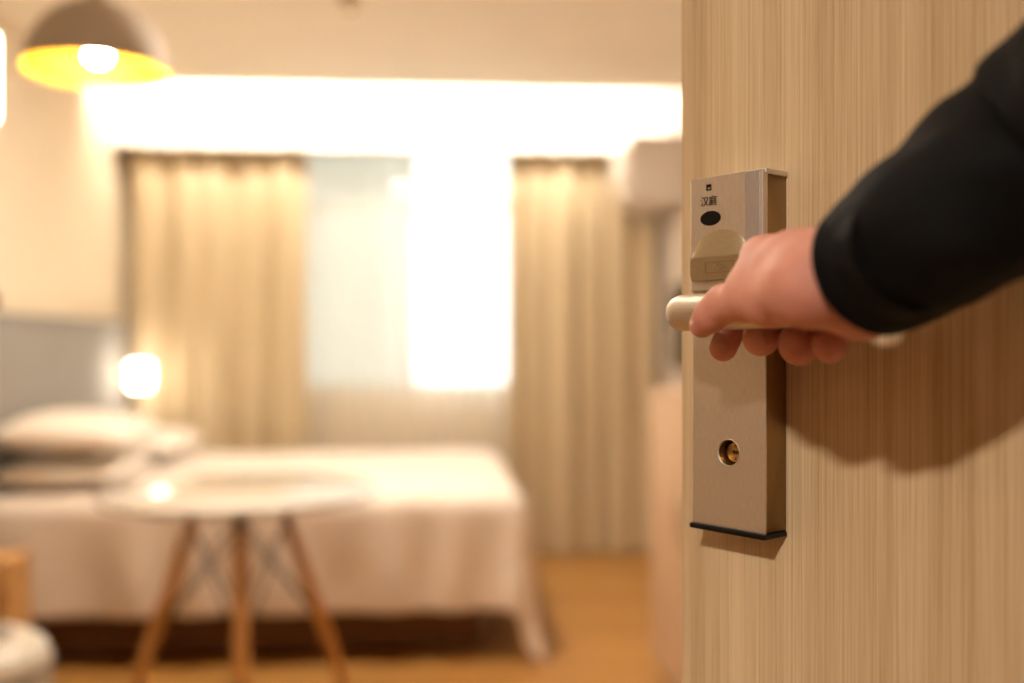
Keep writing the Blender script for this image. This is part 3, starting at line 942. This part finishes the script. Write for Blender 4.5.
# ------------------------------------------------------------------ round pouf in the lower left corner
pf_c = at(-47, 645, 2.37)
pf = thing('pouf', (pf_c.x, pf_c.y, 0), 0.3)
bm = bmesh.new(); lathe(bm, [(0, 0.03), (0.185, 0.03), (0.195, 0.04), (0.206, 0.12), (0.212, 0.24), (0.212, 0.36), (0.209, 0.385)], 64)
obj('body', bm, 'pad_white', pf, smooth=True)
bm = bmesh.new(); lathe(bm, [(0.205, 0.375), (0.213, 0.385), (0.212, 0.405), (0.200, 0.428), (0.175, 0.444), (0.13, 0.451), (0.06, 0.453), (0, 0.453)], 64)
obj('cushion', bm, 'shell', pf, smooth=True)
bm = bmesh.new()
grid(bm, lambda a, b: ((0.2125 + 0.005 * math.cos(6.2832 * b)) * math.cos(6.2832 * a), (0.2125 + 0.005 * math.cos(6.2832 * b)) * math.sin(6.2832 * a), 0.382 + 0.005 * math.sin(6.2832 * b)), 64, 10)
obj('piping', bm, 'pad', pf, smooth=True)
bm = bmesh.new(); lathe(bm, [(0.125, 0.449), (0.128, 0.455), (0.12, 0.460), (0.06, 0.462), (0, 0.461)], 48)
obj('seat_pad', bm, 'pad', pf, smooth=True)
for k in range(4):
    a = k * math.pi / 2 + 0.5
    bm = bmesh.new(); lathe(bm, [(0, 0), (0.014, 0), (0.018, 0.032), (0, 0.032)], 16, (0.15 * math.cos(a), 0.15 * math.sin(a), 0))
    obj('leg', bm, 'bed_base', pf)
tag(pf, 'round white pouf stool with a grey pad in the lower left corner', 'stool')

# ------------------------------------------------------------------ pendant lamp
pc = at(98, 72, 2.80)
pn = thing('pendant_lamp', (pc.x, pc.y, pc.z))
pn.rotation_euler = (0, 0, 0)
RD = 0.192
outer = [(RD, 0.0)] + [(RD * math.cos(a), 0.198 * math.sin(a)) for a in [k / 14 * math.pi / 2 * 0.93 for k in range(1, 15)]]
bm = bmesh.new(); lathe(bm, outer + [(0.02, 0.200), (0, 0.200)], 64); obj('lamp_shade', bm, 'shade_out', pn, smooth=True)
inner = [(RD - 0.0005, -0.0005)] + [((RD - 0.004) * math.cos(a), 0.193 * math.sin(a)) for a in [k / 14 * math.pi / 2 * 0.93 for k in range(1, 15)]]
bm = bmesh.new(); lathe(bm, inner + [(0, 0.194)], 64); obj('shade_lining', bm, 'shade_in', pn, smooth=True)
bm = bmesh.new(); lathe(bm, [(0, 0.235), (0.018, 0.232), (0.024, 0.20), (0.024, 0.198)], 32); obj('cap', bm, 'shade_out', pn, smooth=True)
bm = bmesh.new(); lathe(bm, [(0.02, 0.195), (0.02, 0.115), (0.0, 0.115)], 24); obj('socket', bm, 'white_paint', pn, smooth=False)
bm = bmesh.new(); lathe(bm, [(0.0, 0.022), (0.014, 0.025), (0.027, 0.036), (0.032, 0.054), (0.029, 0.072), (0.020, 0.092), (0.014, 0.114), (0, 0.114)], 32); obj('light_bulb', bm, 'bulb', pn, smooth=True)
bm = bmesh.new(); tube(bm, [(0, 0, 0.23), (0, 0, ZC - pc.z - 0.02)], 0.004, 10); obj('cord', bm, 'cord', pn)
bm = bmesh.new(); lathe(bm, [(0.05, ZC - pc.z), (0.05, ZC - pc.z - 0.02), (0.04, ZC - pc.z - 0.025), (0, ZC - pc.z - 0.025)], 32); obj('ceiling_rose', bm, 'shade_out', pn)
tag(pn, 'taupe dome pendant lamp with glowing yellow inside', 'lamp')

# ------------------------------------------------------------------ right side: air conditioner, television, cabinet
ac = thing('air_conditioner', (XR, 4.95, 1.86))
sec = [(0.0, 0.0), (-0.17, 0.0), (-0.26, 0.04), (-0.298, 0.11), (-0.305, 0.30), (-0.28, 0.345), (0.0, 0.345)]
bm = bmesh.new()
lo_ = [bm.verts.new((x, -0.06, z)) for x, z in sec]; hi_ = [bm.verts.new((x, 0.42, z)) for x, z in sec]
for i in range(len(sec)):
    j = (i + 1) % len(sec); bm.faces.new((lo_[i], lo_[j], hi_[j], hi_[i]))
bm.faces.new(lo_); bm.faces.new(hi_[::-1])
obj('body', bm, 'ac', ac, bevel=0.02, segs=3)
boxo('front_panel', -0.311, -0.300, -0.05, 0.41, 0.13, 0.29, 'white_paint', ac, bevel=0.003)
bm = bmesh.new(); box(bm, -0.16, -0.09, -0.03, 0.39, -0.006, 0.002)
fl = obj('louvre', bm, 'ac', ac); 
tag(ac, 'white wall air conditioner high on the right beside the curtain', 'air conditioner')

tv = thing('television', (XR, 4.50, 1.03))
boxo('wall_bracket', -0.045, 0.0, -0.15, 0.15, 0.1, 0.3, 'black_metal', tv)
boxo('casing', -0.085, -0.045, -0.42, 0.42, 0.0, 0.42, 'black_plastic', tv, bevel=0.004)
boxo('screen', -0.087, -0.084, -0.41, 0.41, 0.012, 0.41, 'screen', tv)
tag(tv, 'black flat television on the right wall, mostly hidden by the door', 'television')

cb = thing('cabinet', (1.0, 3.0, 0))
boxo('body', -0.235, 0.245, -0.55, 0.47, 0.06, 0.975, 'peach', cb, bevel=0.003)
boxo('top', -0.25, 0.245, -0.56, 0.48, 0.975, 1.0, 'peach', cb, bevel=0.004)
boxo('plinth', -0.21, 0.245, -0.54, 0.45, 0.0, 0.06, 'bed_base', cb)
for (a, b) in ((-0.545, -0.045), (-0.035, 0.465)):
    d_ = boxo('door', -0.25, -0.235, a, b, 0.065, 0.97, 'peach', cb, bevel=0.002)
    bm = bmesh.new(); yy = b - 0.05 if a < -0.3 else a + 0.05
    tube(bm, [(-0.25, yy, 0.55), (-0.272, yy, 0.55), (-0.272, yy, 0.67), (-0.25, yy, 0.67)], 0.005, 10)
    obj('handle', bm, 'lever_metal', d_)
tag(cb, 'peach wood cabinet at the right wall, seen beside the door edge', 'cabinet')

# ceiling sprinkler
sp_ = at(350, -3, (ZC - CAM_H) / 0.348)
spr = thing('sprinkler', (sp_.x, sp_.y, ZC))
bm = bmesh.new(); lathe(bm, [(0.045, 0), (0.045, -0.006), (0.02, -0.010), (0.02, -0.012), (0, -0.012)], 32); obj('escutcheon', bm, 'sprinkler', spr)
bm = bmesh.new(); lathe(bm, [(0.012, -0.01), (0.012, -0.03), (0.008, -0.045), (0, -0.045)], 20); obj('head', bm, 'sprinkler', spr)
bm = bmesh.new(); lathe(bm, [(0, -0.045), (0.022, -0.045), (0.022, -0.048), (0, -0.048)], 20); obj('deflector', bm, 'sprinkler', spr)
tag(spr, 'small bronze sprinkler on the ceiling at the top of the view', 'sprinkler')

# left edge: glowing tube added for a bright strip, and knob on the partition
tl = thing('glow_tube', (-0.868, 1.962, 1.66))
bm = bmesh.new(); box(bm, 0.0, 0.012, -0.02, 0.02, -0.10, 0.10); obj('backplate', bm, 'lever_metal', tl, bevel=0.002)
bm = bmesh.new(); lathe(bm, [(0, -0.085), (0.010, -0.083), (0.012, -0.07), (0.012, 0.07), (0.010, 0.083), (0, 0.085)], 20, (0.024, 0.012, 0)); obj('glass_tube', bm, 'tube_glow', tl, smooth=True)
tag(tl, 'slim glowing tube added on the partition for a bright strip at the left edge', 'lamp')
kn = thing('coat_knob', (-0.868, 1.99, 1.235))
bm = bmesh.new(); tube(bm, [(0, 0, 0), (0.012, 0, 0)], 0.006, 12); obj('stem', bm, 'brown_knob', kn)
bm = bmesh.new(); tube(bm, [(0.010, 0, 0), (0.014, 0, 0), (0.022, 0, 0), (0.027, 0, 0)], [0.012, 0.020, 0.021, 0.012], 24); obj('knob', bm, 'brown_knob', kn, smooth=True)
tag(kn, 'round brown knob on the partition at the left edge of the view', 'knob')

# ------------------------------------------------------------------ added ceiling downlights (unseen, light the door, the entry and the bed)
def downlight(x, y, z, power, size, label, color=(1.0, 0.82, 0.60), k=1.0):
    t = thing('downlight', (x, y, z))
    bm = bmesh.new(); lathe(bm, [(0.075 * k, 0), (0.075 * k, -0.006), (0.055 * k, -0.010), (0.053 * k, -0.002)], 40); obj('trim_ring', bm, 'white_paint', t)
    bm = bmesh.new(); lathe(bm, [(0, -0.003), (0.053 * k, -0.003)], 40); obj('diffuser', bm, 'down_glow', t)
    l = bpy.data.lights.new('added_downlight_lamp', 'AREA'); l.shape = 'DISK'; l.size = size; l.energy = power; l.color = color
    lo_ = bpy.data.objects.new('lamp', l); COL.objects.link(lo_); lo_.parent = t; lo_.location = (0, 0, -0.012)
    tag(t, label, 'downlight', 'added ceiling downlights')
    return t
downlight(-0.90, -1.10, 2.40, 55, 0.20, 'added unseen ceiling downlight in the corridor, placed to match the shadows on the door', (1.0, 0.93, 0.82), 2.0)
downlight(-0.48, 1.45, ZC, 6, 0.11, 'added unseen ceiling downlight above the entry, brightening the reflection in the lock', (1.0, 0.89, 0.74))
downlight(-0.25, 3.45, ZC, 30, 0.11, 'added unseen ceiling downlight in front of the bed, fill light for the room', (1.0, 0.89, 0.74))
